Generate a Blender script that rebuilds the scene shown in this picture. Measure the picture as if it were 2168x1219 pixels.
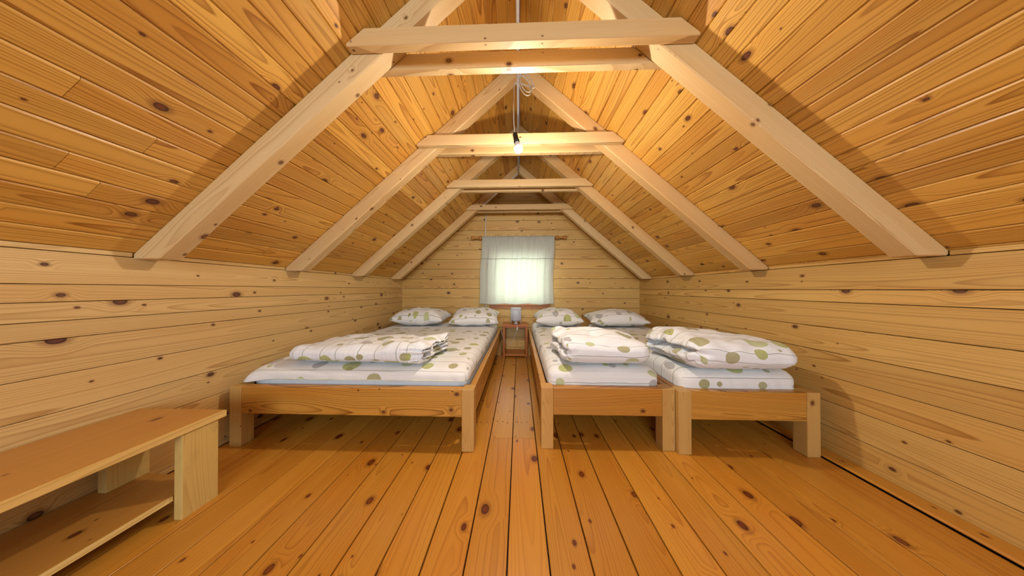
import bpy, bmesh, math, random
from mathutils import Vector, Matrix, noise
random.seed(7)
for o in list(bpy.data.objects): bpy.data.objects.remove(o)
SC = bpy.context.scene
COL = SC.collection

# ------------------------------------------------------------------ camera, world, light
W, H, FPX = 2168, 1219, 490.0
yaw = math.atan((1099 - W/2)/FPX); pitch = math.atan((612.5 - H/2)/FPX)
cd = bpy.data.cameras.new('camera'); cam = bpy.data.objects.new('camera', cd); COL.objects.link(cam)
cd.sensor_fit = 'HORIZONTAL'; cd.sensor_width = 36; cd.lens = 36*FPX/W; cd.clip_start = .02
cam.location = (0, 0, .98); cam.rotation_euler = (math.pi/2 + pitch, 0, yaw)
SC.camera = cam
SC.view_settings.view_transform = 'Standard'; SC.view_settings.look = 'None'
SC.view_settings.exposure = 0.45; SC.view_settings.gamma = 1; SC.view_settings.use_curve_mapping = False

wd = bpy.data.worlds.new('sky'); SC.world = wd; wd.use_nodes = True
wn = wd.node_tree; bg = wn.nodes['Background']
sk = wn.nodes.new('ShaderNodeTexSky'); sk.sky_type = 'HOSEK_WILKIE'; sk.turbidity = 4
sk.sun_direction = (.4, -.5, .75)
wn.links.new(sk.outputs[0], bg.inputs[0]); bg.inputs[1].default_value = 1.2; wd.cycles.sampling_method = 'NONE'
SC.cycles.max_bounces = 5; SC.cycles.diffuse_bounces = 2; SC.cycles.glossy_bounces = 1

def area(name, loc, rot, sx, sy, power, col):
    l = bpy.data.lights.new(name, 'AREA'); l.shape = 'RECTANGLE'; l.size = sx; l.size_y = sy
    l.energy = power; l.color = col
    o = bpy.data.objects.new(name, l); COL.objects.link(o); o.location = loc; o.rotation_euler = rot
    return o
# daylight coming in through the two gable windows
area('gable_window_daylight', (.01, 3.80, 1.13), (-math.pi/2, 0, 0), .84, .80, 14, (.84, 1, .92))
area('rear_window_daylight', (0, -2.61, 1.45), (math.pi/2, 0, 0), 2.0, 1.3, 74, (.70, .85, 1))
BULB_EMIT = 1350.0

# ------------------------------------------------------------------ node helpers
class NT:
    def __init__(s, tree): s.t = tree; s.n = tree.nodes; s.l = tree.links
    def node(s, typ, **kw):
        n = s.n.new(typ)
        for k, v in kw.items(): setattr(n, k, v)
        return n
    def put(s, sock, v):
        if isinstance(v, bpy.types.NodeSocket): s.l.new(v, sock)
        elif v is not None: sock.default_value = v
    def m(s, op, a, b=None, c=None, clamp=False):
        n = s.node('ShaderNodeMath', operation=op, use_clamp=clamp)
        for i, v in enumerate((a, b, c)): s.put(n.inputs[i], v)
        return n.outputs[0]
    def v(s, op, a, b=None):
        n = s.node('ShaderNodeVectorMath', operation=op)
        s.put(n.inputs[0], a)
        if b is not None: s.put(n.inputs[3] if op == 'SCALE' else n.inputs[1], b)
        return n.outputs['Value'] if op in ('LENGTH', 'DOT_PRODUCT', 'DISTANCE') else n.outputs[0]
    def sep(s, a):
        n = s.node('ShaderNodeSeparateXYZ'); s.put(n.inputs[0], a); return n.outputs
    def com(s, x, y, z):
        n = s.node('ShaderNodeCombineXYZ')
        for i, v in enumerate((x, y, z)): s.put(n.inputs[i], v)
        return n.outputs[0]
    def noise(s, vec, scale=1, detail=2, rough=.5):
        n = s.node('ShaderNodeTexNoise'); s.put(n.inputs['Vector'], vec)
        n.inputs['Scale'].default_value = scale; n.inputs['Detail'].default_value = detail; n.inputs['Roughness'].default_value = rough
        return n.outputs[0]
    def mix(s, f, a, b, mode='MIX'):
        n = s.node('ShaderNodeMix', data_type='RGBA', blend_type=mode)
        s.put(n.inputs[0], f); s.put(n.inputs[6], a); s.put(n.inputs[7], b); return n.outputs[2]
    def smooth(s, x, a, b, lo=0., hi=1.):
        n = s.node('ShaderNodeMapRange', interpolation_type='SMOOTHSTEP')
        s.put(n.inputs[0], x); s.put(n.inputs[1], a); s.put(n.inputs[2], b); s.put(n.inputs[3], lo); s.put(n.inputs[4], hi)
        return n.outputs[0]
def srgb(r, g, b):
    f = lambda c: (c/255/12.92) if c <= 10 else ((c/255 + .055)/1.055)**2.4
    return (f(r), f(g), f(b), 1)

def wood(name, light, dark, knot=(78, 40, 24), halo=None, contrast=.55, rough=.5, ringw=.0060, knots=.55, knotmax=.015,
         var=.16, blotch=.5, coat=0., tint=(.93, .74, .48), wave=1., dirt=0.):
    """solid pine: growth rings around an off-board pith, bent by knots; local X is the grain"""
    mat = bpy.data.materials.new(name); mat.use_nodes = True
    T = NT(mat.node_tree); bs = T.n['Principled BSDF']
    P = T.node('ShaderNodeTexCoord').outputs['Object']
    rnd = T.node('ShaderNodeObjectInfo').outputs['Random']
    wnz = T.node('ShaderNodeTexWhiteNoise', noise_dimensions='1D'); T.put(wnz.inputs['W'], T.m('MULTIPLY', rnd, 91.7))
    R = wnz.outputs['Color']; r1, r2, r3 = T.sep(R)
    Po = T.v('ADD', P, T.v('MULTIPLY', R, (97., 61., 43.)))
    u, v, w = T.sep(P)
    n1 = T.noise(T.v('MULTIPLY', Po, (1.3, 3., 3.)), 1, 1)
    n2 = T.noise(T.v('MULTIPLY', Po, (.8, 2., 2.)), 1, 0)
    n3 = T.noise(T.v('MULTIPLY', Po, (3., 30., 30.)), 1, 1)
    px, py, pz = T.sep(Po)
    P2 = T.com(px, T.m('ADD', py, pz), 0.)
    # knots
    def knot_layer(L, prob, rmin, rmax, shift):
        Q = T.v('DIVIDE', T.v('ADD', P2, shift), L)
        vo = T.node('ShaderNodeTexVoronoi', voronoi_dimensions='2D', feature='F1'); T.put(vo.inputs['Vector'], Q)
        vo.inputs['Scale'].default_value = 1; vo.inputs['Randomness'].default_value = .9
        d = T.v('MULTIPLY', T.v('MULTIPLY', T.v('SUBTRACT', Q, vo.outputs['Position']), L), (1/1.4, 1., 0.))
        wob = T.m('MULTIPLY', T.m('SUBTRACT', n3, .5), .006)
        dist = T.m('ADD', T.v('LENGTH', d), wob)
        c1, c2, c3 = T.sep(vo.outputs['Color'])
        rad = T.m('MULTIPLY_ADD', T.m('POWER', c1, 1.3), rmax - rmin, rmin)
        on = T.m('GREATER_THAN', c2, 1 - prob)
        return dist, rad, on, c3
    d1, k1, o1, t1 = knot_layer((.40, .12, 1.), knots, .005, knotmax, (0, 0, 0))
    d2, k2, o2, t2 = knot_layer((.23, .11, 1.), knots*.45, .0022, .0045, (3.3, 7.7, 0.))
    gs = lambda d, k, f: T.smooth(T.m('DIVIDE', d, k), 0., f*1.9, 1., 0.)
    bumpk = T.m('MULTIPLY', T.m('MULTIPLY', gs(d1, k1, 2.6), k1), T.m('MULTIPLY', o1, 1.5))
    vv = T.m('ADD', T.m('ADD', v, T.m('MULTIPLY', T.m('SUBTRACT', r1, .5), .13)), T.m('MULTIPLY', T.m('SUBTRACT', n1, .5), .035*wave))
    ww = T.m('ADD', T.m('ADD', w, T.m('MULTIPLY_ADD', r2, .09, .035)),
             T.m('ADD', T.m('MULTIPLY', u, T.m('MULTIPLY', T.m('SUBTRACT', r3, .5), .03)), T.m('MULTIPLY', T.m('SUBTRACT', n2, .5), .075*wave)))
    rad = T.m('SQRT', T.m('ADD', T.m('MULTIPLY', vv, vv), T.m('MULTIPLY', ww, ww)))
    rad = T.m('ADD', T.m('ADD', rad, bumpk), T.m('MULTIPLY', n3, .0016))
    q = T.m('DIVIDE', rad, ringw)
    ring = T.m('FRACT', q)
    wa = T.node('ShaderNodeTexWhiteNoise', noise_dimensions='1D'); T.put(wa.inputs['W'], T.m('FLOOR', q)); amp = wa.outputs['Value']
    late = T.m('MULTIPLY', T.m('MULTIPLY', ring, T.m('MULTIPLY', ring, ring)), T.smooth(ring, .90, 1.0, 1., 0.))
    late = T.m('MULTIPLY', late, T.m('MULTIPLY_ADD', amp, 1.1, .45))
    fib = T.noise(T.v('MULTIPLY', Po, (7., 300., 300.)), 1, 1, .6)
    blo = T.noise(T.v('MULTIPLY', Po, (1.1, 7., 7.)), 1, 2, .55)
    f = T.m('ADD', T.m('MULTIPLY', late, contrast), T.m('MULTIPLY', T.m('SUBTRACT', fib, .5), .22), clamp=True)
    c = T.mix(f, srgb(*light), srgb(*dark))
    c = T.mix(T.smooth(blo, .42, .72, 0., blotch), c, T.mix(1., c, (*tint, 1), 'MULTIPLY'))
    # board to board difference
    val = T.m('MULTIPLY_ADD', T.m('SUBTRACT', r3, .5), var*2, 1.)
    c = T.mix(1., c, T.com(val, T.m('MULTIPLY_ADD', val, 1.25, -.25), T.m('MULTIPLY_ADD', val, 1.6, -.6)), 'MULTIPLY')
    c = T.mix(T.m('MULTIPLY', T.smooth(r2, .45, 1., 0., .7), .55), c, T.mix(1., c, (*tint, 1), 'MULTIPLY'))
    kh = srgb(*(halo or tuple(int(a*.62 + b*.38) for a, b in zip(dark, knot))))
    for d, k, o, t in ((d1, k1, o1, t1), (d2, k2, o2, t2)):
        rel = T.m('DIVIDE', d, k)
        c = T.mix(T.m('MULTIPLY', T.smooth(rel, .9, 2.3, .62, 0.), o), c, kh)
        core = T.mix(T.smooth(rel, .45, 1.), T.mix(T.m('MULTIPLY', t, .7), srgb(*[min(255, int(a*1.25)) for a in knot]), kh), srgb(*[int(a*.72) for a in knot]))
        c = T.mix(T.m('MULTIPLY', T.smooth(rel, .88, 1.06, 1., 0.), o), c, core)
    if dirt:
        dn = T.noise(T.v('MULTIPLY', Po, (9., 14., 14.)), 1, 4, .65)
        c = T.mix(T.smooth(dn, .52, .8, 0., dirt), c, T.mix(1., c, (.62, .6, .56, 1), 'MULTIPLY'))
    T.put(bs.inputs['Base Color'], c)
    T.put(bs.inputs['Roughness'], T.m('MULTIPLY_ADD', fib, .12, rough - .06))
    if coat:
        bs.inputs['Coat Weight'].default_value = coat; bs.inputs['Coat Roughness'].default_value = .22
    return mat

def plain(name, col, rough=.5, metal=0., emit=None, estr=0., trans=0.):
    mat = bpy.data.materials.new(name); mat.use_nodes = True
    T = NT(mat.node_tree); b = T.n['Principled BSDF']
    P = T.node('ShaderNodeTexCoord').outputs['Object']
    nz = T.noise(P, 40, 3)
    base = col if len(col) == 4 else (*col, 1)
    T.put(b.inputs['Base Color'], T.mix(T.smooth(nz, .35, .75, 0., .25), base, tuple(x*.86 for x in base[:3]) + (1,)))
    b.inputs['Roughness'].default_value = rough; b.inputs['Metallic'].default_value = metal
    b.inputs['Transmission Weight'].default_value = trans
    if emit:
        b.inputs['Emission Color'].default_value = (*emit, 1); b.inputs['Emission Strength'].default_value = estr
    return mat

def linen(name, stripe_axis=1, seed=0., base=(232, 230, 226), line=(122, 128, 104), scale=1., translucent=0.):
    """white cotton printed with thin stripes and scribbled dots, in metres of UV"""
    mat = bpy.data.materials.new(name); mat.use_nodes = True
    T = NT(mat.node_tree); bs = T.n['Principled BSDF']
    uv = T.node('ShaderNodeUVMap').outputs[0]
    uv = T.v('ADD', uv, (3.17*seed + 20, 1.71*seed + 20, 0.))
    x, y, z = T.sep(uv)
    s = y if stripe_axis else x
    c = srgb(*base)
    fine = T.m('ABSOLUTE', T.m('SUBTRACT', T.m('FRACT', T.m('DIVIDE', s, .031)), .5))
    c = T.mix(T.smooth(fine, .03, .09, .22, 0.), c, srgb(205, 198, 176))
    big = T.m('DIVIDE', s, .118)
    row = T.m('FLOOR', big)
    wz = T.node('ShaderNodeTexWhiteNoise', noise_dimensions='1D'); T.put(wz.inputs['W'], row)
    fb = T.m('ABSOLUTE', T.m('SUBTRACT', T.m('FRACT', big), T.m('MULTIPLY_ADD', wz.outputs['Value'], .5, .25)))
    c = T.mix(T.smooth(fb, .012, .022, .85, 0.), c, srgb(*line))
    def dots(cell, rmin, rmax, prob, sh):
        nonlocal c
        vo = T.node('ShaderNodeTexVoronoi', voronoi_dimensions='2D', feature='F1')
        q = T.v('DIVIDE', T.v('ADD', uv, sh), (cell, cell, 1.))
        T.put(vo.inputs['Vector'], q); vo.inputs['Scale'].default_value = 1; vo.inputs['Randomness'].default_value = .62
        a, b, g = T.sep(vo.outputs['Color'])
        dv = T.v('SUBTRACT', q, vo.outputs['Position']); dx, dy, _ = T.sep(dv)
        el = T.m('MULTIPLY_ADD', b, .35, .85)
        dist = T.m('MULTIPLY', T.m('SQRT', T.m('ADD', T.m('POWER', T.m('MULTIPLY', dx, el), 2.), T.m('POWER', dy, 2.))), cell)
        ang = T.m('ARCTAN2', dy, dx)
        r = T.m('MULTIPLY_ADD', a, rmax - rmin, rmin)
        on = T.m('MULTIPLY', T.smooth(dist, T.m('SUBTRACT', r, .0012), r, 1., 0.), T.m('GREATER_THAN', T.m('FRACT', T.m('MULTIPLY', b, 7.3)), 1 - prob))
        cr = T.node('ShaderNodeValToRGB'); cr.color_ramp.interpolation = 'CONSTANT'
        es = cr.color_ramp.elements
        cols = [(0, (156, 148, 88)), (.28, (176, 178, 92)), (.52, (178, 172, 170)), (.70, (166, 158, 104)), (.86, (190, 196, 140))]
        es[0].position, es[0].color = 0, srgb(*cols[0][1]); es[1].position, es[1].color = cols[1][0], srgb(*cols[1][1])
        for p, k in cols[2:]:
            e = es.new(p); e.color = srgb(*k)
        T.put(cr.inputs[0], g)
        sp = T.m('SINE', T.m('ADD', T.m('MULTIPLY', dist, 900.), ang))
        dc = T.mix(T.smooth(sp, .55, .95, 0., .35), cr.outputs[0], srgb(214, 214, 190))
        c = T.mix(T.m('MULTIPLY', on, .92), c, dc)
    dots(.19*scale, .026*scale, .056*scale, .80, (0, 0, 0))
    dots(.165*scale, .012*scale, .026*scale, .42, (.41, .77, 0))
    T.put(bs.inputs['Base Color'], c)
    bs.inputs['Roughness'].default_value = .85; bs.inputs['Sheen Weight'].default_value = .15
    wv = T.noise(T.v('MULTIPLY', uv, (900., 900., 1.)), 1, 1)
    wr = T.noise(T.v('MULTIPLY', uv, (14., 9., 1.)), 1, 4)
    bp = T.node('ShaderNodeBump'); bp.inputs['Strength'].default_value = .6; bp.inputs['Distance'].default_value = .009
    T.put(bp.inputs['Height'], T.m('ADD', wr, T.m('MULTIPLY', wv, .02)))
    T.put(bs.inputs['Normal'], bp.outputs[0])
    return mat

M = {}
M['floor'] = wood('floor_pine', (212, 146, 52), (162, 90, 18), knot=(92, 36, 14), contrast=.58, rough=.34, knots=.5, knotmax=.018, var=.11, tint=(.95, .76, .50), coat=.25)
M['wall'] = wood('wall_pine', (222, 178, 102), (164, 110, 44), knot=(82, 46, 34), contrast=.76, rough=.5, knots=.5, knotmax=.016, var=.11, blotch=.45, tint=(.95, .82, .62))
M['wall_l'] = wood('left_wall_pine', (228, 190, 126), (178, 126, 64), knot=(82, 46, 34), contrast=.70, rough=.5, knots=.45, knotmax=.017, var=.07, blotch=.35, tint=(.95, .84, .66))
M['ceil'] = wood('ceiling_pine', (222, 168, 78), (152, 92, 24), knot=(84, 42, 24), contrast=.82, rough=.42, knots=.5, knotmax=.016, var=.17, tint=(.94, .76, .48), coat=.08)
M['raft'] = wood('rafter_pine', (226, 192, 138), (180, 132, 74), knot=(96, 56, 34), contrast=.6, rough=.5, knots=.4, knotmax=.011, var=.06, blotch=.35, ringw=.005)
M['bed'] = wood('bed_pine', (204, 144, 58), (130, 74, 16), knot=(84, 40, 20), contrast=.85, rough=.4, knots=.35, knotmax=.011, var=.07, coat=.15, ringw=.0085, wave=2.2)
M['leg'] = wood('bed_leg_pine', (208, 162, 92), (160, 110, 48), knot=(84, 44, 24), contrast=.5, rough=.45, knots=.2, var=.07, ringw=.004, dirt=.5)
M['bench'] = wood('bench_pine', (206, 144, 64), (148, 86, 28), knot=(92, 44, 20), contrast=.45, rough=.36, knots=.3, var=.05, coat=.2)
M['bleg'] = wood('bench_post_pine', (218, 182, 106), (176, 132, 62), knot=(92, 54, 28), contrast=.4, rough=.5, knots=.25, var=.05, ringw=.005, dirt=.5)
M['night'] = wood('nightstand_pine', (190, 114, 44), (132, 68, 18), knot=(84, 36, 18), contrast=.45, rough=.4, knots=.3, knotmax=.009, var=.05)
M['rod'] = wood('rod_wood', (196, 134, 62), (150, 90, 34), contrast=.4, knots=.0, rough=.35, coat=.4)
M['dark'] = plain('joint_shadow_backing', srgb(48, 26, 12), .9)
M['white'] = plain('white_plastic', srgb(226, 222, 220), .45)
M['cord'] = plain('cord_plastic', srgb(196, 190, 182), .5)
M['black'] = plain('black_bakelite', srgb(28, 27, 27), .4)
M['nail'] = plain('nail_steel', srgb(60, 48, 40), .5, .6)

# ------------------------------------------------------------------ object helpers
WM = {}
def link(name, me, mat, parent=None, mw=None):
    o = bpy.data.objects.new(name, me); COL.objects.link(o)
    if mat and not me.materials: me.materials.append(mat)
    if parent: o.parent = parent
    mw = mw if mw is not None else Matrix.Identity(4)
    WM[o.name] = mw.copy()
    o.matrix_basis = mw if parent is None else WM[parent.name].inverted() @ mw
    return o
def tag(o, label=None, cat=None, group=None, kind=None):
    if label: o['label'] = label
    if cat: o['category'] = cat
    if group: o['group'] = group
    if kind: o['kind'] = kind
    return o
def empty(name, loc=(0, 0, 0)):
    o = bpy.data.objects.new(name, None); COL.objects.link(o); o.location = loc; o.empty_display_size = .1
    WM[o.name] = Matrix.Translation(loc)
    return o
def bm_mesh(bm, name, smooth=False):
    bmesh.ops.recalc_face_normals(bm, faces=bm.faces[:])
    me = bpy.data.meshes.new(name); bm.to_mesh(me); bm.free()
    if smooth:
        for p in me.polygons: p.use_smooth = True
    return me
def frame_m(origin, xdir, zdir):
    x = Vector(xdir).normalized(); z = Vector(zdir); z = (z - x*z.dot(x)).normalized(); y = z.cross(x)
    m = Matrix((x, y, z)).transposed().to_4x4(); m.translation = Vector(origin); return m
_cache = {}
def board_mesh(L, w, t, c):
    """plank: local X length, Y width, visible face at Z=0 looking to +Z, chamfered long edges"""
    key = (round(L, 4), round(w, 4), round(t, 4), round(c, 4))
    if key in _cache: return _cache[key]
    h = w/2; prof = [(-h, -t), (-h, -c), (-h + c, 0), (h - c, 0), (h, -c), (h, -t)]
    vs = [(-L/2, y, z) for y, z in prof] + [(L/2, y, z) for y, z in prof]; n = 6
    fs = [tuple(range(n - 1, -1, -1)), tuple(range(n, 2*n))] + [(i, (i + 1) % n, n + (i + 1) % n, n + i) for i in range(n)]
    me = bpy.data.meshes.new('plank'); me.from_pydata(vs, [], [f[::-1] for f in fs]); me.update()
    bm = bmesh.new(); bm.from_mesh(me); bmesh.ops.recalc_face_normals(bm, faces=bm.faces[:]); bm.to_mesh(me); bm.free()
    _cache[key] = me; return me
def board(name, mat, centre, xdir, zdir, L, w, t=.02, c=.002, parent=None):
    me = board_mesh(L, w, t, c)
    if me.materials and me.materials[0] != mat: me = me.copy(); me.materials.clear()
    return link(name, me, mat, parent, frame_m(centre, xdir, zdir))
def prism(name, mat, pts, thick, origin, xdir, ydir_normal, bev=.003, parent=None):
    """polygon pts (local x,z) extruded along local y from 0 to thick; local X is the grain"""
    bm = bmesh.new()
    a = [bm.verts.new((x, 0, z)) for x, z in pts]; b = [bm.verts.new((x, thick, z)) for x, z in pts]
    bm.faces.new(a); bm.faces.new(b[::-1])
    for i in range(len(pts)):
        j = (i + 1) % len(pts); bm.faces.new((a[i], b[i], b[j], a[j]))
    bmesh.ops.recalc_face_normals(bm, faces=bm.faces[:])
    if bev: bmesh.ops.bevel(bm, geom=bm.edges[:], offset=bev, segments=1, affect='EDGES', profile=.5)
    x = Vector(xdir).normalized(); y = Vector(ydir_normal).normalized(); z = x.cross(y)
    m = Matrix((x, y, z)).transposed().to_4x4(); m.translation = Vector(origin)
    return link(name, bm_mesh(bm, name), mat, parent, m)
def beam(name, mat, lo, hi, grain=0, bev=.003, parent=None):
    """axis-aligned timber between two corners; grain = axis of its length"""
    lo = Vector(lo); hi = Vector(hi); c = (lo + hi)/2; s = hi - lo
    ax = [grain, (grain + 1) % 3, (grain + 2) % 3]
    bm = bmesh.new(); bmesh.ops.create_cube(bm, size=1)
    bmesh.ops.scale(bm, vec=(s[ax[0]], s[ax[1]], s[ax[2]]), verts=bm.verts[:])
    if bev: bmesh.ops.bevel(bm, geom=bm.edges[:], offset=bev, segments=2, affect='EDGES', profile=.6)
    e = [Vector((1, 0, 0)), Vector((0, 1, 0)), Vector((0, 0, 1))]
    m = Matrix((e[ax[0]], e[ax[1]], e[ax[2]])).transposed().to_4x4(); m.translation = c
    return link(name, bm_mesh(bm, name), mat, parent, m)
def lathe(name, mat, prof, origin=(0, 0, 0), axis=(0, 0, 1), seg=24, parent=None, smooth=True):
    """prof: (radius, height) along the axis"""
    bm = bmesh.new(); rings = []
    for r, h in prof:
        rings.append([bm.verts.new((max(r, 1e-5)*math.cos(2*math.pi*i/seg), max(r, 1e-5)*math.sin(2*math.pi*i/seg), h)) for i in range(seg)])
    for a, b in zip(rings, rings[1:]):
        for i in range(seg): bm.faces.new((a[i], a[(i + 1) % seg], b[(i + 1) % seg], b[i]))
    if prof[0][0] < 1e-4 or prof[-1][0] < 1e-4: bmesh.ops.remove_doubles(bm, verts=bm.verts[:], dist=5e-5)
    z = Vector(axis).normalized(); x = Vector((0, 1, 0)) if abs(z.x) > .5 else Vector((1, 0, 0)); x = (x - z*z.dot(x)).normalized(); y = z.cross(x)
    m = Matrix((x, y, z)).transposed().to_4x4(); m.translation = Vector(origin)
    return link(name, bm_mesh(bm, name, smooth), mat, parent, m)
def tube(name, mat, pts, r, seg=8, parent=None, res=6):
    P = [Vector(p) for p in pts]; path = []
    for i in range(len(P) - 1):
        p0 = P[max(i - 1, 0)]; p1 = P[i]; p2 = P[i + 1]; p3 = P[min(i + 2, len(P) - 1)]
        for k in range(res):
            t = k/res
            path.append(.5*((2*p1) + (p2 - p0)*t + (2*p0 - 5*p1 + 4*p2 - p3)*t*t + (3*p1 - p0 - 3*p2 + p3)*t**3))
    path.append(P[-1])
    bm = bmesh.new(); rings = []; up = Vector((.3, .9, .2)).normalized()
    for i, p in enumerate(path):
        d = (path[min(i + 1, len(path) - 1)] - path[max(i - 1, 0)]).normalized()
        a = d.cross(up)
        if a.length < 1e-3: a = d.cross(Vector((1, 0, 0)))
        a.normalize(); b = d.cross(a); up = (a.cross(d)).normalized() if False else up
        rings.append([bm.verts.new(p + r*(a*math.cos(2*math.pi*k/seg) + b*math.sin(2*math.pi*k/seg))) for k in range(seg)])
    for a, b in zip(rings, rings[1:]):
        for k in range(seg): bm.faces.new((a[k], a[(k + 1) % seg], b[(k + 1) % seg], b[k]))
    bm.faces.new(rings[0]); bm.faces.new(rings[-1])
    return link(name, bm_mesh(bm, name, True), mat, parent, Matrix.Identity(4))

# ------------------------------------------------------------------ the room shell
XW, YB, YF, ZR, SL = 1.867, 3.65, -2.6, 2.79, .878     # half width, far gable, rear gable, ridge, roof slope
CS = math.cos(math.atan(SL)); SN = math.sin(math.atan(SL))
LEN = YB - YF; YC = (YB + YF)/2
def slab(name, lo, hi):
    o = beam(name, M['dark'], lo, hi, 0, 0); tag(o, kind='structure'); return o
# floor: one board every 151 mm, dark open joints
floor = slab('floor', (-XW - .03, YF, -.12), (XW + .03, YB + .03, -.026))
xj = [-XW] + [.108 + .1508*k for k in range(-12, 12)]
for a, b in zip(xj, xj[1:]):
    dz = random.uniform(-.0012, .0008)
    cuts = [YF, YB]
    if -.2 < a < .0: cuts = [YF, 1.53, YB]
    for y0, y1 in zip(cuts, cuts[1:]):
        board('plank', M['floor'], ((a + b)/2, (y0 + y1)/2, dz), (0, 1, 0), (0, 0, 1), y1 - y0 - .0015, b - a - .0058, .026, .0012, floor)
nm = None
for X in (-.30, -.235, -.16, -.085, -.015, .06, .135, .21, .29, .36, -.28, -.12, .02):
    nl = lathe('nail', M['nail'], [(0, .0008), (.0042, .0006), (.0042, -.01)], (X + random.uniform(-.01, .01), 1.715 + random.uniform(-.012, .012), 0), (0, 0, 1), 8, floor) if nm is None else link('nail', nm, None, floor, Matrix.Translation((X, 1.715 + random.uniform(-.012, .012), 0)))
    nm = nl.data
br = prism('baseboard_right', M['floor'], [(-LEN/2, 0), (LEN/2, 0), (LEN/2, .016), (-LEN/2, .016)], .097, (XW, YC, 0), (0, 1, 0), (-1, 0, 0), .007)
tag(br, kind='structure')
# knee walls
def knee(side, zs, name):
    s = -1 if side == 'left' else 1
    w = slab(name, (s*(XW + .021) if s > 0 else -XW - .08, YF, -.02), (XW + .08 if s > 0 else -XW - .021, YB + .02, 1.16))
    for z0, z1 in zip(zs, zs[1:]):
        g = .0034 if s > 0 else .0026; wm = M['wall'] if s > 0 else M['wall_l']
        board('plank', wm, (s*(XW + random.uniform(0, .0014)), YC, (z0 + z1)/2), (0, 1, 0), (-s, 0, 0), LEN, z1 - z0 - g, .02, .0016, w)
    ys = [YF, 1.062, 1.14, 1.79, 1.868, 2.52, 2.598, 3.315, 3.393, YB]
    for y0, y1 in zip(ys[::2], ys[1::2]):
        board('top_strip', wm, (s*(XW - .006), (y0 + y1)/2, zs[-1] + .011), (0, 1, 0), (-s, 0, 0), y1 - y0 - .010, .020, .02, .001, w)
    return w
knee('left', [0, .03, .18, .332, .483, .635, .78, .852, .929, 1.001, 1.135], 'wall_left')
knee('right', [0, .151, .303, .455, .603, .75, .904, .978, 1.128], 'wall_right')
# far gable: boards with a window opening
wb = empty('wall_back', (0, YB, 0)); tag(wb, kind='structure')
WX0, WX1, WZ0, WZ1 = -.41, .43, .735, 1.53
def gable_board(x0b, x1b, x0t, x1t, z0, z1, y=YB, mat='wall', parent=wb):
    g = .0018; c = .0018; zc = (z0 + z1)/2; xc = (x0b + x1b)/2
    z0 += g; z1 -= g
    vs = []
    for (yy, e) in ((.02, 0), (c, 0), (0, c)):
        vs += [(x0b - xc, yy, z0 + e - zc), (x1b - xc, yy, z0 + e - zc), (x1t - xc, yy, z1 - e - zc), (x0t - xc, yy, z1 - e - zc)]
    fs = [(8, 9, 10, 11)]
    for a in (0, 4):
        for i in range(4): fs.append((a + i, a + (i + 1) % 4, a + 4 + (i + 1) % 4, a + 4 + i))
    bm = bmesh.new(); bv = [bm.verts.new((v[0], -v[2], -v[1])) for v in vs]      # local X grain, Z towards the room
    for f in fs: bm.faces.new([bv[i] for i in f])
    m = Matrix(((1, 0, 0), (0, 0, -1), (0, -1, 0))).transposed().to_4x4()
    m.translation = Vector((xc, y + random.uniform(-.0005, .0015), zc))
    return link('plank', bm_mesh(bm, 'plank'), M[mat], parent, m)
half = lambda z: XW + .02 if z < 1.15 else max((ZR - z)/SL + .01, .0)
zb = [.688 - .1535*k for k in range(5, 0, -1)] + [.688 + .1535*k for k in range(0, 15)]
zb = [max(z, -.02) for z in zb if z < ZR] + [ZR + .005]
for z0, z1 in zip(zb, zb[1:]):
    hb, ht = half(z0), half(z1)
    if z1 <= WZ0 or z0 >= WZ1: gable_board(-hb, hb, -ht, ht, z0, z1)
    else:
        gable_board(-hb, WX0, -ht, WX0, z0, z1); gable_board(WX1, hb, WX1, ht, z0, z1)
        if z0 < WZ0 - .01: gable_board(WX0, WX1, WX0, WX1, z0, WZ0)
        if z1 > WZ1 + .01: gable_board(WX0, WX1, WX0, WX1, WZ1, z1)
for lo, hi in (((-XW - .1, YB + .021, -.05), (WX0, YB + .10, ZR)), ((WX1, YB + .021, -.05), (XW + .1, YB + .10, ZR)),
               ((WX0, YB + .021, -.05), (WX1, YB + .10, WZ0)), ((WX0, YB + .021, WZ1), (WX1, YB + .10, ZR + .05))):
    beam('wall_core', M['dark'], lo, hi, 0, 0, wb)
# rear gable behind the viewer with its own window opening
wr = empty('wall_front', (0, YF, 0)); tag(wr, kind='structure')
for lo, hi in (((-XW - .1, YF - .08, -.05), (-1.0, YF, 2.9)), ((1.0, YF - .08, -.05), (XW + .1, YF, 2.9)),
               ((-1.0, YF - .08, -.05), (1.0, YF, .80)), ((-1.0, YF - .08, 2.1), (1.0, YF, 2.9))):
    beam('wall_panel', M['wall'], lo, hi, 0, 0, wr)
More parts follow.
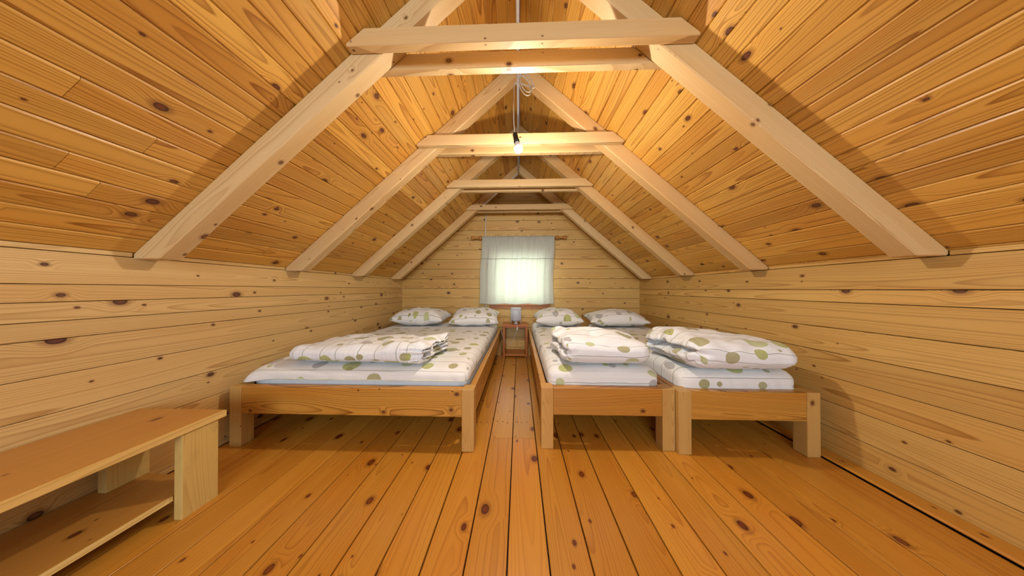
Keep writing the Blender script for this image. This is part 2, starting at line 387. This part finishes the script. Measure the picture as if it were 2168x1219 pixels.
# roof lining
def roof(s, name):
    d = Vector((s*CS, 0, -SN)); n = Vector((-s*SN, 0, -CS))       # down the slope, into the room
    ridge = Vector((0, 0, ZR))
    total = XW/CS + .03
    sl = prism(name, M['dark'], [(-LEN/2 - .05, 0), (LEN/2 + .12, 0), (LEN/2 + .12, .05), (-LEN/2 - .05, .05)], total + .05,
               ridge + Vector((0, YC, 0)) - n*.071 - d*.0, (0, 1, 0), d, 0)
    # keep the slab on the outer side
    tag(sl, kind='structure')
    wbd = .0885; k = 0; p = 0.0
    while p < total - .005:
        wd_ = min(wbd, total - p); q = p + wd_/2
        cuts = [YF, YB + .015]
        if random.random() < .30: cuts = [YF, random.uniform(-.4, 3.2), YB + .015]
        if s < 0 and k == 20: cuts = [YF, .66, YB + .015]
        if s < 0 and k == 23: cuts = [YF, .74, YB + .015]
        for y0, y1 in zip(cuts, cuts[1:]):
            c = ridge + d*q + Vector((0, (y0 + y1)/2, 0)) + n*random.uniform(-.001, .0006)
            board('plank', M['ceil'], c, (0, 1, 0), n, y1 - y0 - .0012, wd_ - .0012, .019, .0055, sl)
        p += wbd; k += 1
    return sl
roof(-1, 'ceiling_left'); roof(1, 'ceiling_right')

# ------------------------------------------------------------------ rafters and collar ties
RY = [1.062, 1.79, 2.52, 3.315]; RT = .078
ordn = ['nearest', 'second', 'third', 'farthest']
drop = .102/CS
for i, y in enumerate(RY):
    for s, sd in ((-1, 'left'), (1, 'right')):
        d = Vector((s*CS, 0, -SN))
        pts = [(0.0008, ZR), (XW, ZR - SL*XW), (XW, 1.128), ((ZR - drop - 1.128)/SL, 1.128), (.0008, ZR - drop)]
        # into the local frame: x along the slope, z up from it
        up = Vector((s*SN, 0, CS)); o0 = Vector((0, y, ZR))
        loc = []
        for X, Z in pts:
            p = Vector((s*X, 0, Z - ZR)); loc.append((p.dot(d), p.dot(up)))
        yd = up.cross(d)                                   # local y so that x cross y = up
        org = o0 if yd.y > 0 else o0 + Vector((0, RT, 0))
        r = prism('rafter', M['raft'], loc, RT, org, d, yd, .0045)
        tag(r, f'squared pale pine rafter on the {sd} slope, {["nearest to the viewer", "second from the viewer", "third from the viewer", "farthest, close to the window gable"][i]}', 'rafter', 'roof rafters')
    z0, z1 = (2.085, 2.166) if i < 3 else (2.116, 2.190)
    for j, (yy, what) in enumerate(((y - .041, 'viewer side'), (y + RT + .001, 'window side'))):
        hw0 = (ZR - z0)/SL - .012 ; hw1 = (ZR - z1)/SL - .006
        hw0 = min(hw0, .787)
        t = prism('collar_tie', M['raft'], [(-hw0, z0), (hw0, z0), (hw0 + .002, z0 + .012), (hw1, z1), (-hw1, z1), (-hw0 - .002, z0 + .012)][::1], .04, (0, yy, 0), (1, 0, 0), (0, 1, 0), .003)
        tag(t, f'horizontal pine collar tie on the {what} of the {ordn[i]} rafter pair', 'beam', 'collar ties')

# ------------------------------------------------------------------ window, curtain, rod
win = empty('window_1', (.01, YB, 1.13)); tag(win, kind='structure')
cw = .058
beam('casing', M['night'], (WX0 - cw, YB - .02, WZ0 - cw), (WX1 + cw, YB, WZ0), 0, .003, win)
beam('casing', M['night'], (WX0 - cw, YB - .02, WZ1), (WX1 + cw, YB, WZ1 + cw), 0, .003, win)
beam('casing', M['night'], (WX0 - cw, YB - .02, WZ0), (WX0, YB, WZ1), 2, .003, win)
beam('casing', M['night'], (WX1, YB - .02, WZ0), (WX1 + cw, YB, WZ1), 2, .003, win)
beam('window_sill', M['night'], (WX0 - .02, YB - .045, WZ0 - .006), (WX1 + .02, YB + .06, WZ0 + .014), 0, .003, win)
for x0, x1 in ((WX0, WX0 + .045), (WX1 - .045, WX1)):
    beam('sash_stile', M['night'], (x0, YB + .03, WZ0), (x1, YB + .07, WZ1), 2, .003, win)
for z0, z1 in ((WZ0 + .01, WZ0 + .055), (WZ1 - .045, WZ1)):
    beam('sash_rail', M['night'], (WX0, YB + .032, z0), (WX1, YB + .068, z1), 0, .003, win)
gm = bpy.data.materials.new('pane_glass'); gm.use_nodes = True
T = NT(gm.node_tree); T.n.remove(T.n['Principled BSDF'])
tr = T.node('ShaderNodeBsdfTransparent'); gl = T.node('ShaderNodeBsdfGlossy'); gl.inputs['Roughness'].default_value = .02
fr = T.node('ShaderNodeFresnel'); mx = T.node('ShaderNodeMixShader')
T.put(mx.inputs[0], T.m('MULTIPLY', fr.outputs[0], .6)); T.l.new(tr.outputs[0], mx.inputs[1]); T.l.new(gl.outputs[0], mx.inputs[2])
T.l.new(mx.outputs[0], T.n['Material Output'].inputs[0])
for x0, x1 in ((WX0 + .045, WX1 - .045),):
    beam('pane', gm, (x0, YB + .048, WZ0 + .055), (x1, YB + .053, WZ1 - .045), 0, 0, win)

win2 = empty('window_2', (0, YF, 1.45)); tag(win2, kind='structure')
for x0, x1 in ((-1.0, -.94), (-.03, .03), (.94, 1.0)): beam('sash_stile', M['night'], (x0, YF - .07, .80), (x1, YF - .03, 2.1), 2, .003, win2)
for z0, z1 in ((.80, .86), (2.04, 2.10)): beam('sash_rail', M['night'], (-.94, YF - .068, z0), (.94, YF - .032, z1), 0, .003, win2)
for x0, x1 in ((-.94, -.03), (.03, .94)): beam('pane', gm, (x0, YF - .052, .86), (x1, YF - .047, 2.04), 0, 0, win2)

ROD_Y, ROD_Z = YB - .105, 1.775
rod = empty('curtain_rod', (0, ROD_Y, ROD_Z)); tag(rod, 'turned wooden curtain rod with ball finials above the gable window', 'curtain rod')
lathe('pole', M['rod'], [(.0, -.60), (.011, -.60), (.011, .60), (.0, .60)], (0, ROD_Y, ROD_Z), (1, 0, 0), 16, rod, True)
fin = [(0, 0), (.022, 0), (.030, .010), (.031, .022), (.024, .036), (.013, .042), (.016, .052), (.018, .065), (.014, .082), (.017, .088), (.023, .096), (.017, .104), (.014, .109), (.022, .116), (.029, .130), (.029, .142), (.022, .156), (.010, .163), (0, .164)]
lathe('finial', M['rod'], fin, (.562, ROD_Y, ROD_Z), (1, 0, 0), 20, rod)
lathe('finial', M['rod'], fin, (-.578, ROD_Y, ROD_Z), (-1, 0, 0), 20, rod)
for x in (-.575, .558):
    beam('bracket', M['rod'], (x - .010, ROD_Y, ROD_Z - .014), (x + .010, YB, ROD_Z + .014), 1, .002, rod)

cmat = bpy.data.materials.new('curtain_cotton'); cmat.use_nodes = True
T = NT(cmat.node_tree); bs = T.n['Principled BSDF']; out = T.n['Material Output']
P = T.node('ShaderNodeTexCoord').outputs['Object']; x, y, z = T.sep(P)
wv = T.noise(T.v('MULTIPLY', P, (30., 30., 420.)), 1, 2)
cc = T.mix(T.smooth(wv, .3, .7), srgb(238, 238, 230), srgb(228, 230, 218))
wob = T.m('MULTIPLY', T.m('SUBTRACT', T.noise(T.v('MULTIPLY', P, (6., 0., 0.)), 1, 1), .5), .022)
ln = T.m('ABSOLUTE', T.m('ADD', T.m('SUBTRACT', z, 1.447), wob))
cc = T.mix(T.smooth(ln, .0022, .0042, .8, 0.), cc, srgb(98, 104, 78))
T.put(bs.inputs['Base Color'], cc); bs.inputs['Roughness'].default_value = .8
tl = T.node('ShaderNodeBsdfTranslucent'); T.put(tl.inputs[0], cc)
mx = T.node('ShaderNodeMixShader'); mx.inputs[0].default_value = .5
T.l.new(bs.outputs[0], mx.inputs[1]); T.l.new(tl.outputs[0], mx.inputs[2]); T.l.new(mx.outputs[0], out.inputs[0])
def curtain():
    nx, nz = 260, 70; zt, zb_ = 1.794, .755
    bm = bmesh.new(); G = []
    for j in range(nz + 1):
        t = j/nz; z = zt + (zb_ - zt)*t; row = []
        gath = math.exp(-t*4.5)                           # tight gathers near the rod
        for i in range(nx + 1):
            s = i/nx
            xl = -.562 - .046*t**.8 + .006*math.sin(t*9); xr = .528 + .010*math.sin(t*6 + 1) - .012*t
            x = xl + (xr - xl)*s
            ph = s*2*math.pi
            y = .0105*gath*math.sin(ph*30 + 1.3*math.sin(ph*3)) + .012*(1 - gath)*min(1, t*3)*math.sin(ph*9.5 + 1.1*math.sin(ph*2.3) + t*.8)*(1 - .45*t)
            y += .006*math.sin(ph*4.3 + 2 + t*2)*t + .008*(1 - math.exp(-t*4))*math.sin(ph*17 + 3*math.sin(ph*1.7))*(1 - t)
            if t < .055: y -= .012*math.sin(math.pi*min(1, t/.055))   # the rod pocket
            yy = ROD_Y - .021 - .012*t + y
            zz = z + (.004*math.sin(ph*34)*gath if j == 0 else 0) + .006*math.sin(ph*3.2 + 1)*t
            row.append(bm.verts.new((x, yy, zz)))
        G.append(row)
    for j in range(nz):
        for i in range(nx): bm.faces.new((G[j][i], G[j][i + 1], G[j + 1][i + 1], G[j + 1][i]))
    o = link('curtain', bm_mesh(bm, 'curtain', True), cmat, None, Matrix.Identity(4))
    md = o.modifiers.new('cloth', 'SOLIDIFY'); md.thickness = .001
    return tag(o, 'pale cream gathered cotton curtain covering the gable window', 'curtain')
curtain()

# ------------------------------------------------------------------ conduit and pendant bulb
con = empty('cable_conduit', (0, 2.0, ZR)); tag(con, 'white plastic cable conduit along the ridge and down the gable wall', 'conduit')
zc = ZR - drop - .014
tube('ridge_run', M['white'], [(-.005, YF + .02, zc), (-.008, 1.0, zc), (-.012, 3.300, zc)], .011, 8, con, 2)
tube('slope_run', M['white'], [(-.012, 3.300, zc), (-.28, 3.300, zc - .245), (-.512, 3.300, zc - .448)], .010, 8, con, 2)
tube('wall_drop', M['white'], [(-.525, YB - .012, 2.36), (-.530, YB - .012, 1.5), (-.522, YB - .012, .50)], .008, 8, con, 2)

pend = empty('pendant_bulb', (0, 1.46, 1.88)); tag(pend, 'lit bare bulb in a black socket hanging from a coiled cord at the ridge', 'light')
BY = 1.46
cp = [(-.006, BY, zc - .012), (-.006, BY, 2.45), (-.008, BY, 2.33)]
for k in range(1, 30):
    a = k/29*2*math.pi*2.5
    cp.append((.030 - .040*math.cos(a) + .0007*k, BY - .012 + .010*math.sin(a*.5), 2.262 + .068*math.sin(a + .6) - .01*math.cos(a) + .0006*k))
cp += [(-.020, BY, 2.29), (-.032, BY, 2.21), (-.034, BY, 2.09), (-.031, BY, 2.00), (-.026, BY, 1.968)]
tube('cord', M['cord'], cp, .0034, 8, pend, 5)
ax = Vector((.22, 0, -.97)).normalized(); so = Vector((-.028, BY, 1.972))
lathe('socket', M['black'], [(0, 0), (.008, 0), (.013, .006), (.016, .012), (.0165, .050), (.0185, .053), (.0185, .062), (0, .062)], so, ax, 20, pend)
bo = so + ax*.060
em = bpy.data.materials.new('bulb_glow'); em.use_nodes = True
T = NT(em.node_tree); T.n.remove(T.n['Principled BSDF']); e = T.node('ShaderNodeEmission')
e.inputs[0].default_value = (1, .91, .78, 1); e.inputs[1].default_value = BULB_EMIT
T.l.new(e.outputs[0], T.n['Material Output'].inputs[0])
bh = lathe('bulb_housing', M['white'], [(.012, 0), (.0135, .006), (.019, .018), (.0245, .030), (.0255, .036), (.0245, .036), (0, .035)], bo, ax, 24, pend)
lathe('bulb', em, [(.0246, .0362), (.0262, .044), (.0255, .052), (.0215, .061), (.013, .068), (0, .071)], bo, ax, 24, bh)

# ------------------------------------------------------------------ beds
def bed(x0, x1, y0, y1, label):
    b = empty('bed_frame', ((x0 + x1)/2, (y0 + y1)/2, 0)); tag(b, label, 'bed', 'low pine bed frames')
    lw, ht = .075, .376
    for xa in (x0, x1 - lw):
        for ya in (y0, y1 - lw):
            beam('leg', M['leg'], (xa, ya, 0), (xa + lw, ya + lw, ht), 2, .004, b)
    for ya in (y0 + .002, y1 - .047):
        beam('end_rail', M['bed'], (x0 + lw, ya, .208), (x1 - lw, ya + .045, ht - .001), 0, .004, b)
    for xa in (x0 + .002, x1 - .040):
        beam('side_rail', M['bed'], (xa, y0 + lw, .208), (xa + .038, y1 - lw, ht - .001), 1, .004, b)
    n = 9; me = None
    for k in range(n):
        yc = y0 + .15 + (y1 - y0 - .30)*k/(n - 1)
        if me is None:
            s = beam('slat', M['bed'], (x0 + .041, yc - .04, .262), (x1 - .041, yc + .04, .282), 0, .002, b); me = s.data; m0 = WM[s.name].copy(); y00 = yc
        else:
            m = Matrix.Translation((0, yc - y00, 0)) @ m0
            link('slat', me, None, b, m)
    return b
LB = (-1.805, -.272, 1.392, 3.52); RA = (.136, .9455, 1.436, 3.52); RB = (.9475, 1.758, 1.408, 3.50)
bed(*LB, 'wide low pine bed frame by the left wall')
bed(*RA, 'narrow low pine bed frame next to the floor aisle, right of the nightstand')
bed(*RB, 'narrow low pine bed frame along the right wall')

# ------------------------------------------------------------------ soft goods
def soft_box(nx, ny, nz, sx, sy, sz, r, fn=None, rz=None, flat=False):
    """subdivided box rounded by radius r; fn(p, n) may move points; returns bmesh with UVs in metres"""
    bm = bmesh.new(); bmesh.ops.create_cube(bm, size=2)
    bm.free()
    bm = bmesh.new(); V = {}
    def vert(i, j, k):
        if (i, j, k) not in V:
            V[(i, j, k)] = bm.verts.new((i/nx*2 - 1, j/ny*2 - 1, k/nz*2 - 1))
        return V[(i, j, k)]
    uvl = bm.loops.layers.uv.new('UVMap'); faces = []
    for i in range(nx):
        for j in range(ny):
            for k, fl in ((0, 1), (nz, 0)):
                q = [vert(i, j, k), vert(i + 1, j, k), vert(i + 1, j + 1, k), vert(i, j + 1, k)]
                faces.append((bm.faces.new(q[::-1] if fl else q), 'z'))
    for i in range(nx):
        for k in range(nz):
            for j, fl in ((0, 0), (ny, 1)):
                q = [vert(i, j, k), vert(i + 1, j, k), vert(i + 1, j, k + 1), vert(i, j, k + 1)]
                faces.append((bm.faces.new(q[::-1] if fl else q), 'y0' if j == 0 else 'y1'))
    for j in range(ny):
        for k in range(nz):
            for i, fl in ((0, 1), (nx, 0)):
                q = [vert(i, j, k), vert(i, j + 1, k), vert(i, j + 1, k + 1), vert(i, j, k + 1)]
                faces.append((bm.faces.new(q[::-1] if fl else q), 'x0' if i == 0 else 'x1'))
    hx, hy, hz = sx/2, sy/2, sz/2
    for f, side in faces:
        for l in f.loops:
            p = l.vert.co; X, Y, D = p.x*hx, p.y*hy, (1 - p.z)*hz
            if side == 'z': l[uvl].uv = (X, Y) if p.z > 0 else (X, Y + sy*1.7)
            elif side == 'y0': l[uvl].uv = (X, -hy - D)
            elif side == 'y1': l[uvl].uv = (X, hy + D)
            elif side == 'x0': l[uvl].uv = (-hx - D, Y)
            else: l[uvl].uv = (hx + D, Y)
    rz = rz or r
    for v in bm.verts:
        u = v.co.copy(); p = Vector((u.x*hx, u.y*hy, u.z*hz))
        c = Vector((max(-hx + r, min(hx - r, p.x)), max(-hy + r, min(hy - r, p.y)), max(-hz + (0 if flat else rz), min(hz - rz, p.z))))
        d = p - c; d.z *= r/rz
        if d.length > 1e-9:
            mxd = max(abs(d.x), abs(d.y), abs(d.z)); d = d.normalized()*mxd
            d.z *= rz/r
        p = c + d
        v.co = fn(p, u) if fn else p
    return bm
def nz3(p, s, seed=0): return noise.noise(Vector((p[0]*s + seed*13.1, p[1]*s + seed*7.7, p[2]*s + seed*3.3)))

M['core'] = plain('mattress_ticking', srgb(214, 220, 226), .85)
M['sheet_a'] = linen('bed_linen_wide', 1, 1.0, base=(238, 235, 232))
M['sheet_b'] = linen('bed_linen_middle', 1, 2.0, base=(238, 235, 232))
M['sheet_c'] = linen('bed_linen_right', 1, 3.3, base=(238, 235, 232))
M['duv_a'] = linen('duvet_linen_wide', 0, 4.2, base=(240, 241, 243))
M['duv_b'] = linen('duvet_linen_middle', 1, 5.6, base=(240, 241, 243))
M['duv_c'] = linen('duvet_linen_right', 1, 6.1, base=(240, 241, 243))
M['pil'] = [linen(f'pillow_linen_{"abcd"[i]}', 1, 7.3 + i*1.37, base=(238, 234, 230), scale=.85) for i in range(4)]

ZM = .488
def mattress(b, label, mat, hem, seed, flare):
    x0, x1, y0, y1 = b
    ax0, ax1, ay0, ay1 = x0 + .047, x1 - .047, y0 + .060, y1 - .052
    cx, cy = (ax0 + ax1)/2, (ay0 + ay1)/2
    root = empty('mattress', (cx, cy, .282)); tag(root, label, 'mattress', 'mattresses in printed sheets')
    sx, sy = ax1 - ax0 - .012, ay1 - ay0 - .012
    bm = soft_box(20, 40, 10, sx - .004, sy - .004, ZM - .032 - .283, .062)
    link('core', bm_mesh(bm, 'core', True), M['core'], root, Matrix.Translation((cx, cy, (.283 + ZM - .030)/2)))
    zb_ = hem; hz = ZM - zb_
    def fn(p, u):
        w = nz3((p.x + cx, p.y + cy, 0), 6, seed)*.004 + nz3((p.x, p.y, 0), 17, seed)*.0018
        if u.z > .99: p.z += w
        low = (1 - u.z)/2
        edge = max(abs(u.x), abs(u.y))
        if edge > .98:
            p.z += low*nz3((p.x*1., p.y*1., 0), 9, seed + 2)*.006
            k = .005*low*math.sin((p.x + p.y*1.3)*38 + 3*nz3((p.x, p.y, 0), 5, seed))
            if abs(u.y) > .98: p.y += math.copysign(k, u.y)
            else: p.x += math.copysign(k*.4, u.x)
        if flare:                                   # loose corner of the sheet at the near left
            q = Vector((p.x + sx/2, p.y + sy/2)).length
            f = math.exp(-(q/.10)**2)*low
            p.x -= f*.032; p.y -= f*.028; p.z -= f*.012
        p.z -= .020*math.exp(-((p.y + sy/2)/.10)**2)*(1 - low)
        if u.z > .5: p.z += .012*math.exp(-((p.y + sy/2 - .75)/.8)**2)*(1 - u.x**2)
        return p
    bm = soft_box(56, 90, 10, sx + .004, sy + .012, hz, .058, fn, rz=min(.058, hz*.62), flat=True)
    o = link('fitted_sheet', bm_mesh(bm, 'sheet', True), mat, root, Matrix.Translation((cx, cy - .004, (zb_ + ZM)/2)))
    if hem > .39:
        pts = []
        for k in range(33):
            X = cx - sx/2 + .01 + (sx - .02)*k/32
            pts.append((X, ay0 - .006 + .002*math.sin(k*1.7), hem + .004 + .003*nz3((X, 0, 0), 7, 5)))
        tube('sheet_hem', M['hem'], pts, .0035, 6, o, 3)
    return root
M['hem'] = plain('hem_cord', srgb(222, 226, 196), .8)
mattress(LB, 'wide mattress in a white dotted sheet on the left bed frame', M['sheet_a'], .402, 1, True)
mattress(RA, 'narrow mattress in a white dotted sheet on the bed beside the aisle', M['sheet_b'], .36, 2, False)
mattress(RB, 'narrow mattress in a white dotted sheet on the bed along the right wall', M['sheet_c'], .36, 3, False)

def duvet(label, cx, cy, sx, sy, hz, mat, slit, seed, rot=0., puff=.0, taper=0., lean=0.):
    def fn(p, u):
        w = nz3(p, 5, seed)*.018 + nz3(p, 12, seed)*.009 - .010*(1 - abs(nz3((p.x*.6, p.y*1.4, p.z), 7, seed + 20)))**6
        top = max(0, u.z)
        bul = (1 - abs(u.x)**2.4)*(1 - abs(u.y)**2.4)
        p.z = p.z*(1 + puff*bul - .10*(1 - bul))
        p.z += (w if u.z > -.6 else 0)*(.4 + .6*top)
        side = -1 if slit in ('left',) else 1
        e = u.x*side                                     # 1 at the open, folded end
        if e > .6:
            k = (e - .6)/.4
            zm = .15*math.sin(p.y*9 + seed) - .05
            g = math.exp(-((u.z - zm)/.20)**2)
            if slit == 'right': g = max(g, .7*math.exp(-((u.z - zm - .55)/.12)**2), .6*math.exp(-((u.z - zm + .5)/.13)**2))
            if abs(u.x) > .985: p.x -= side*g*.085*(1 - .3*abs(u.y))
            if abs(u.y) > .985: p.y -= math.copysign(g*k*.035, u.y)
            p.x += side*k*(.022*nz3(p, 9, seed + 3) + .012*nz3(p, 24, seed + 4))
            p.z += k*(.016*nz3(p, 11, seed + 5) + .006*nz3(p, 30, seed + 1))
            p.y += k*.014*nz3(p, 13, seed + 6)
        p.x += .010*nz3(p, 4, seed + 8); p.y += .012*nz3(p, 4, seed + 9) + .004*nz3(p, 15, seed + 7)
        p.z = -hz/2 + (p.z + hz/2)*(1 + lean*u.x + .10*nz3((p.x, p.y, 0), 3.1, seed + 11))
        p.x += taper*u.y*(-1 if u.x < 0 else .6)*abs(u.x)
        if p.z < -hz/2: p.z = -hz/2 + .001*abs(nz3(p, 10, seed))
        return p
    bm = soft_box(64, 52, 22, sx, sy, hz, min(hz*.52, sy*.4), fn, rz=hz*.46)
    o = link('folded_duvet', bm_mesh(bm, 'duvet', True), mat, None,
             Matrix.Translation((cx, cy, ZM + .012 + hz/2)) @ Matrix.Rotation(rot, 4, 'Z'))
    return tag(o, label, 'duvet', 'folded duvets')
duvet('long flat rolled duvet with open coiled end on the wide left bed', -1.045, 1.70, .96, .50, .118, M['duv_a'], 'right', 1, -.05, .08, 0., .16)
duvet('plump folded duvet on the bed beside the aisle', .555, 1.705, .60, .50, .172, M['duv_b'], 'left', 2, -.02, .12, .02, -.06)
duvet('plump folded duvet on the bed along the right wall', 1.325, 1.625, .66, .52, .180, M['duv_c'], 'left', 3, .02, .12, .02, -.20)

def pillow(label, cx, cy, sx, sy, h, mat, seed, tilt, rz=0., yaw_=0.):
    nx, ny = 44, 32
    bm = bmesh.new(); uvl = bm.loops.layers.uv.new('UVMap'); G = {}
    for s in (1, -1):
        for i in range(nx + 1):
            for j in range(ny + 1):
                u, v = i/nx*2 - 1, j/ny*2 - 1
                edge = abs(u) == 1 or abs(v) == 1
                if s == -1 and edge: G[(s, i, j)] = G[(1, i, j)]; continue
                k = max(0, (1 - abs(u)**2.6))**.55*max(0, (1 - abs(v)**2.6))**.55
                pin = 1 - .05*(1 - abs(u)**2)*abs(v)**3 * 1.4
                pinx = 1 - .07*(1 - abs(v)**2)*abs(u)**3 * 1.4
                x = u*sx/2*pinx; y = v*sy/2*pin
                z = s*h/2*k*(1 if s > 0 else .7)
                z += (nz3((x, y, 0), 8, seed)*.016 + nz3((x, y, s), 20, seed)*.006)*min(1, k*2)
                if edge: z += .006*nz3((x, y, 0), 14, seed + 1)
                G[(s, i, j)] = bm.verts.new((x, y, z))
    for s in (1, -1):
        for i in range(nx):
            for j in range(ny):
                q = [(i, j), (i + 1, j), (i + 1, j + 1), (i, j + 1)]
                if s < 0: q = q[::-1]
                f = bm.faces.new([G[(s, a, b)] for a, b in q])
                for l, (a, b) in zip(f.loops, q): l[uvl].uv = (a/nx*sx*1.05, b/ny*sy*1.1 + (0 if s > 0 else sy*1.3))
    me = bm_mesh(bm, 'pillow', True)
    m = Matrix.Rotation(yaw_, 4, 'Z') @ Matrix.Rotation(tilt, 4, 'X')
    zmin = min((m @ v.co).z for v in me.vertices)
    o = link('pillow', me, mat, None, Matrix.Translation((cx, cy, ZM + .006 - zmin)) @ m)
    return tag(o, label, 'pillow', 'dotted pillows at the bed heads')
pillow('dotted pillow by the left wall on the wide bed', -1.33, 3.14, .72, .42, .27, M['pil'][0], 1, .06, 0, -.04)
pillow('dotted pillow leaning beside the nightstand on the wide bed', -.60, 3.17, .66, .42, .24, M['pil'][1], 2, .25, 0, .05)
pillow('dotted pillow on the bed beside the aisle', .510, 3.14, .62, .42, .26, M['pil'][2], 3, .10, 0, .03)
pillow('dotted pillow on the bed along the right wall', 1.27, 3.12, .74, .42, .24, M['pil'][3], 4, .10, 0, -.05)

# ------------------------------------------------------------------ nightstand and lamp
ns = empty('nightstand', (-.057, 3.47, 0)); tag(ns, 'small open reddish pine nightstand between the beds', 'nightstand')
nx0, nx1, ny0, ny1 = -.236, .124, 3.335, 3.625
beam('top', M['night'], (nx0 - .010, ny0 - .014, .446), (nx1 + .006, ny1, .472), 0, .003, ns)
beam('side_panel', M['night'], (nx0, ny0, 0), (nx0 + .034, ny1, .446), 2, .003, ns)
beam('side_panel', M['night'], (nx1 - .034, ny0, 0), (nx1, ny1, .446), 2, .003, ns)
beam('bottom_shelf', M['night'], (nx0 + .034, ny0 + .003, .018), (nx1 - .034, ny1, .048), 0, .003, ns)
beam('top_rail', M['night'], (nx0 + .034, ny0 + .006, .424), (nx1 - .034, ny0 + .026, .446), 0, .002, ns)
lx, ly = -.047, 3.455
shm = bpy.data.materials.new('frosted_shade'); shm.use_nodes = True
T = NT(shm.node_tree); bs = T.n['Principled BSDF']; bs.inputs['Base Color'].default_value = srgb(244, 244, 248); bs.inputs['Roughness'].default_value = .4
tl = T.node('ShaderNodeBsdfTranslucent'); tl.inputs[0].default_value = srgb(236, 236, 242); mx = T.node('ShaderNodeMixShader'); mx.inputs[0].default_value = .55
T.l.new(bs.outputs[0], mx.inputs[1]); T.l.new(tl.outputs[0], mx.inputs[2]); T.l.new(mx.outputs[0], T.n['Material Output'].inputs[0])
lamp = empty('table_lamp', (lx, ly, .472)); tag(lamp, 'small white table lamp with a frosted drum shade on thin legs, on the nightstand', 'lamp')
lathe('shade', shm, [(.046, .700), (.074, .704), (.080, .698), (.080, .535), (.074, .520), (.060, .512), (.058, .512), (.072, .523), (.077, .537), (.077, .696), (.073, .701), (.046, .697), (.046, .700)], (lx, ly, 0), (0, 0, 1), 32, lamp)
for k in range(3):
    a = math.radians(90 + 120*k); a += math.radians(0)
    px, py = lx + .081*math.cos(a), ly + .081*math.sin(a)
    lathe('leg', M['white'], [(0, .472), (.0045, .472), (.0045, .66), (0, .662)], (px, py, 0), (0, 0, 1), 8, lamp)
lathe('socket', M['white'], [(0, .472), (.030, .472), (.030, .482), (.017, .487), (.016, .560), (0, .562)], (lx, ly, 0), (0, 0, 1), 16, lamp)
cab = tube('cable', M['cord'], [(lx + .005, ly - .02, .478), (lx + .012, 3.36, .477), (lx + .018, 3.316, .470), (lx + .022, 3.309, .43), (lx + .012, 3.309, .385),
     (lx - .02, 3.31, .30), (lx - .06, 3.31, .225), (lx - .10, 3.31, .195), (lx - .14, 3.31, .225), (lx - .175, 3.312, .29), (lx - .20, 3.312, .36), (lx - .212, 3.35, .40), (lx - .216, 3.50, .36), (lx - .216, 3.60, .2)], .0028, 6, lamp, 5)
lathe('inline_switch', M['white'], [(0, 0), (.007, .002), (.010, .010), (.010, .040), (.007, .050), (0, .052)], (lx + .023, 3.306, .445), (-.12, 0, -1), 12, cab)

# ------------------------------------------------------------------ bench
be = empty('bench', (-1.65, .4, 0)); tag(be, 'low pine bench with a lower shelf against the left wall', 'bench')
by0, by1 = -.42, 1.086
seat = beam('seat_board', M['bench'], (-1.858, by0, .366), (-1.428, by1, .397), 1, .004, be)
shelf = beam('lower_shelf', M['bench'], (-1.850, by0 + .05, .082), (-1.474, by1 - .03, .103), 1, .003, be)
M['edge'] = wood('bench_edge_pine', (236, 204, 130), (190, 146, 76), contrast=.6, rough=.45, knots=.1, var=.04, ringw=.004)
beam('front_edge', M['edge'], (-1.4275, by0, .366), (-1.420, by1, .3965), 1, .002, seat)
beam('shelf_edge', M['edge'], (-1.4735, by0 + .05, .082), (-1.468, .944, .1028), 1, .0015, shelf)
for y in (.945, -.33):
    beam('post', M['bleg'], (-1.4675, y, 0), (-1.430, y + .118, .366), 2, .003, be)
    beam('post', M['bleg'], (-1.812, y, .1035), (-1.772, y + .118, .366), 2, .003, be)
